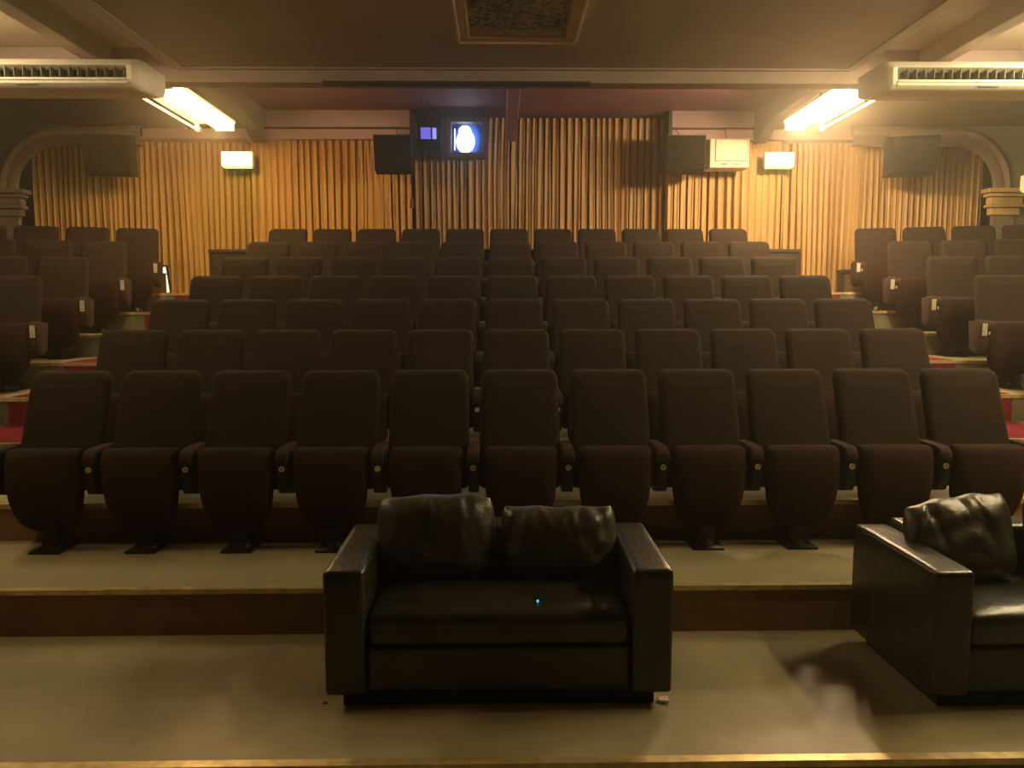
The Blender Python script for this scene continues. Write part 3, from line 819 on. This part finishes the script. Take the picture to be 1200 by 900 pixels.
# ------------------------------------------------------------ wall things
def speaker(x, y, z, w, h, d, lab, rz=0, tilt=10, cable=True):
    t = thing('wall_speaker', lab, 'speaker', (x, y, z), rz, 'black speakers on the back wall')
    Rm = Matrix.Rotation(math.radians(tilt), 4, 'X')
    bm = bmesh.new()
    prof = [(0, h/2), (-d, h/2 - .0), (-d, -h*.38), (-d*.55, -h/2), (0, -h/2)]
    prism(bm, prof, -w/2, w/2, bev=.008); bmesh.ops.transform(bm, matrix=Rm, verts=bm.verts[:])
    new('cabinet', bm, M['speaker_case'], t)
    bm = bmesh.new(); box(bm, -w/2 + .015, w/2 - .015, -d - .012, -d - .002, -h*.36, h/2 - .13, .004); box(bm, -w/2 + .015, w/2 - .015, -d - .012, -d - .002, h/2 - .12, h/2 - .015, .004)
    bmesh.ops.transform(bm, matrix=Rm, verts=bm.verts[:]); new('grille_cloth', bm, M['speaker'], t)
    bm = bmesh.new(); box(bm, -.04, .04, .0, .30, .0, .04); box(bm, -.08, .08, .29, .31, -.08, .12); new('bracket', bm, M['black_metal'], t)
    if cable:
        bm = bmesh.new(); cyl(bm, (.03, .05, h/2 - .02), (-.03, .20, h/2 + .17), .005, n=6); new('cable', bm, M['black_metal'], t)
    return t
speaker(-1.385, 10.62, 3.70, .49, .50, .34, 'black wall speaker left of the projector windows')
speaker(2.43, 10.62, 3.70, .52, .50, .34, 'black wall speaker beside the white wall box')
speaker(-5.08, 10.50, 3.66, .56, .52, .38, 'black wall speaker in shadow near the left arch', rz=math.radians(12))
speaker(5.45, 10.50, 3.66, .56, .52, .38, 'black wall speaker in shadow near the right arch', rz=math.radians(-12))

# projector windows
t = thing('projection_window', 'dark projection window showing a dim blue monitor', 'window', (-.985, 10.80, 4.09), 0, 'projection windows high in the back wall')
def frame_bm(w, h, fw, d, y0=0):
    bm = bmesh.new()
    for b_ in ((-w/2, -w/2+fw, -h/2, h/2), (w/2-fw, w/2, -h/2, h/2), (-w/2+fw, w/2-fw, -h/2, -h/2+fw), (-w/2+fw, w/2-fw, h/2-fw, h/2)):
        box(bm, b_[0], b_[1], y0 - d, y0 + .18, b_[2], b_[3], .004)
    return bm
new('frame', frame_bm(.37, .385, .045, .03), M['port_dark'], t)
bm = bmesh.new(); box(bm, -.14, .14, .12, .13, -.15, .15); new('back_pane', bm, M['port_dark'], t)
bm = bmesh.new(); box(bm, -.095, .045, .10, .118, -.12, .035, .004); new('monitor', bm, M['screen'], t)
bm = bmesh.new(); box(bm, .066, .120, .10, .118, -.12, .03, .010); new('side_screen', bm, M['screen_l'], t)
bm = bmesh.new(); box(bm, .045, .06, .08, .10, -.1, .09); box(bm, -.13, -.118, .08, .10, .05, .12); new('stand', bm, M['black_metal'], t)
t = thing('projection_window', 'projection window with the white-blue projector beam shining out', 'window', (-.435, 10.80, 3.965), 0, 'projection windows high in the back wall')
new('frame', frame_bm(.555, .52, .06, .05), M['port'], t)
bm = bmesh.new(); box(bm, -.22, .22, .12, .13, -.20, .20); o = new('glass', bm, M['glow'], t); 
bm = bmesh.new()
bmesh.ops.create_uvsphere(bm, u_segments=24, v_segments=14, radius=1, matrix=Matrix.Translation((-.03, .085, -.035)) @ Matrix.Diagonal((.125, .03, .150, 1)))
bmesh.ops.create_uvsphere(bm, u_segments=20, v_segments=10, radius=1, matrix=Matrix.Translation((-.035, .085, .105)) @ Matrix.Diagonal((.085, .03, .075, 1)))
new('projector_lens', bm, M['lens'], t, smooth=True)
bm = bmesh.new(); box(bm, -.18, -.172, .10, .118, -.14, .14); new('bright_edge', bm, M['lens'], t)
ld = bpy.data.lights.new('projector_beam', 'SPOT'); ld.energy = 22; ld.color = (.45, .6, 1); ld.spot_size = math.radians(75); ld.spot_blend = .8; ld.shadow_soft_size = .06
lo = bpy.data.objects.new('projector_beam', ld); COL.objects.link(lo); lo.location = (-.465, 10.70, 3.93); lo.rotation_euler = (math.radians(-72), 0, 0); lo.rotation_euler = (math.radians(68), 0, math.radians(180))

# white wall box
t = thing('wall_box', 'cream white equipment box beside the right speaker', 'wall box', (3.065, 10.62, 3.70))
bm = bmesh.new(); box(bm, -.265, .265, -.16, .14, -.19, .19, .012); new('casing', bm, M['boxpaint'], t)
bm = bmesh.new(); box(bm, -.198, .243, -.163, -.159, -.108, .180); new('panel_gap', bm, M['vane'], t)
bm = bmesh.new(); box(bm, -.19, .235, -.172, -.158, -.10, .175, .006); new('front_panel', bm, M['boxpaint'], t)
bm = bmesh.new()
for sx in (-.12, .05): box(bm, sx, sx + .085, -.165, -.158, -.145, -.135)
new('slots', bm, M['dark'], t)
bm = bmesh.new()
for sx, sz in ((-.13, .13), (-.13, -.06), (.15, -.06)): cyl(bm, (sx, -.176, sz), (sx, -.170, sz), .008, n=10)
new('screw', bm, M['vane'], t)
bm = bmesh.new(); cyl(bm, (0, .0, .185), (.01, .12, .40), .006, n=6); box(bm, -.05, .05, .13, .20, -.05, .05); new('bracket', bm, M['black_metal'], t)

def exit_sign(x, y, z, w, h, lab, face='exit', rz=0, glow=3.0):
    t = thing('exit_sign', lab, 'exit sign', (x, y, z), rz, 'lit exit signs')
    bm = bmesh.new(); box(bm, -w/2, w/2, -.035, .045, -h/2, h/2, .008); new('case', bm, M['white_plastic'], t)
    bm = bmesh.new(); box(bm, -w/2 + .008, w/2 - .008, -.042, -.034, -h/2 + .01, h/2 - .008, .003); new('face', bm, M[face], t)
    bm = bmesh.new(); box(bm, -w/2 + .03, w/2 - .03, -.03, .04, -h/2 - .008, -h/2 + .001); new('underside', bm, M['exit_green'], t)
    bm = bmesh.new(); box(bm, -.03, .03, .045, .22, -.02, .02); new('bracket', bm, M['white_plastic'], t)
    if glow:
        ld = bpy.data.lights.new('sign_glow', 'AREA'); ld.shape = 'RECTANGLE'; ld.size = w * .8; ld.size_y = .06; ld.energy = glow; ld.color = (.35, 1, .08)
        lo = bpy.data.objects.new('sign_glow', ld); COL.objects.link(lo); lo.location = (x, y + .02, z - h/2 - .015); lo.rotation_euler = (math.radians(25), 0, 0)
exit_sign(-3.50, 10.62, 3.64, .42, .20, 'glowing pale green exit sign at left of the back wall', glow=.2)
exit_sign(3.78, 10.62, 3.64, .40, .20, 'glowing pale green exit sign at right of the back wall', glow=.2)
exit_sign(6.62, 9.55, 3.17, .42, .19, 'blue-green exit sign at the far right picture edge', face='exit_cyan', glow=.1)
bm = bmesh.new(); cyl(bm, (6.62, 9.60, 3.27), (6.62, 9.60, ZL), .008, n=8)
o = new('hanging_rod', bm, M['black_metal'])
for ob in list(COL.objects):
    if ob.name.startswith('exit_sign') and 'far right' in ob.get('label', ''):
        o.parent = ob; o.matrix_parent_inverse = Matrix.Translation((-6.62, -9.55, -3.17))

# ------------------------------------------------------------ world: very dim warm room fill
w = bpy.data.worlds.new('world'); sc.world = w; w.use_nodes = True
bg = w.node_tree.nodes['Background']; bg.inputs[0].default_value = (1, .74, .42, 1); bg.inputs[1].default_value = .10
vs_ = w.node_tree.nodes.new('ShaderNodeVolumeScatter'); vs_.inputs['Density'].default_value = .0085; vs_.inputs['Anisotropy'].default_value = .83; vs_.inputs['Color'].default_value = (1, .9, .72, 1)  # haze added to imitate lens glare around the lamps
w.node_tree.links.new(vs_.outputs[0], w.node_tree.nodes['World Output'].inputs['Volume'])

sc.view_settings.view_transform = 'Standard'; sc.view_settings.look = 'None'
sc.view_settings.exposure = 0; sc.view_settings.gamma = 1
sc.cycles.use_denoising = True
try: sc.cycles.denoiser = 'OPENIMAGEDENOISE'
except Exception: pass
sc.cycles.max_bounces = 8; sc.cycles.diffuse_bounces = 5; sc.cycles.sample_clamp_indirect = 4
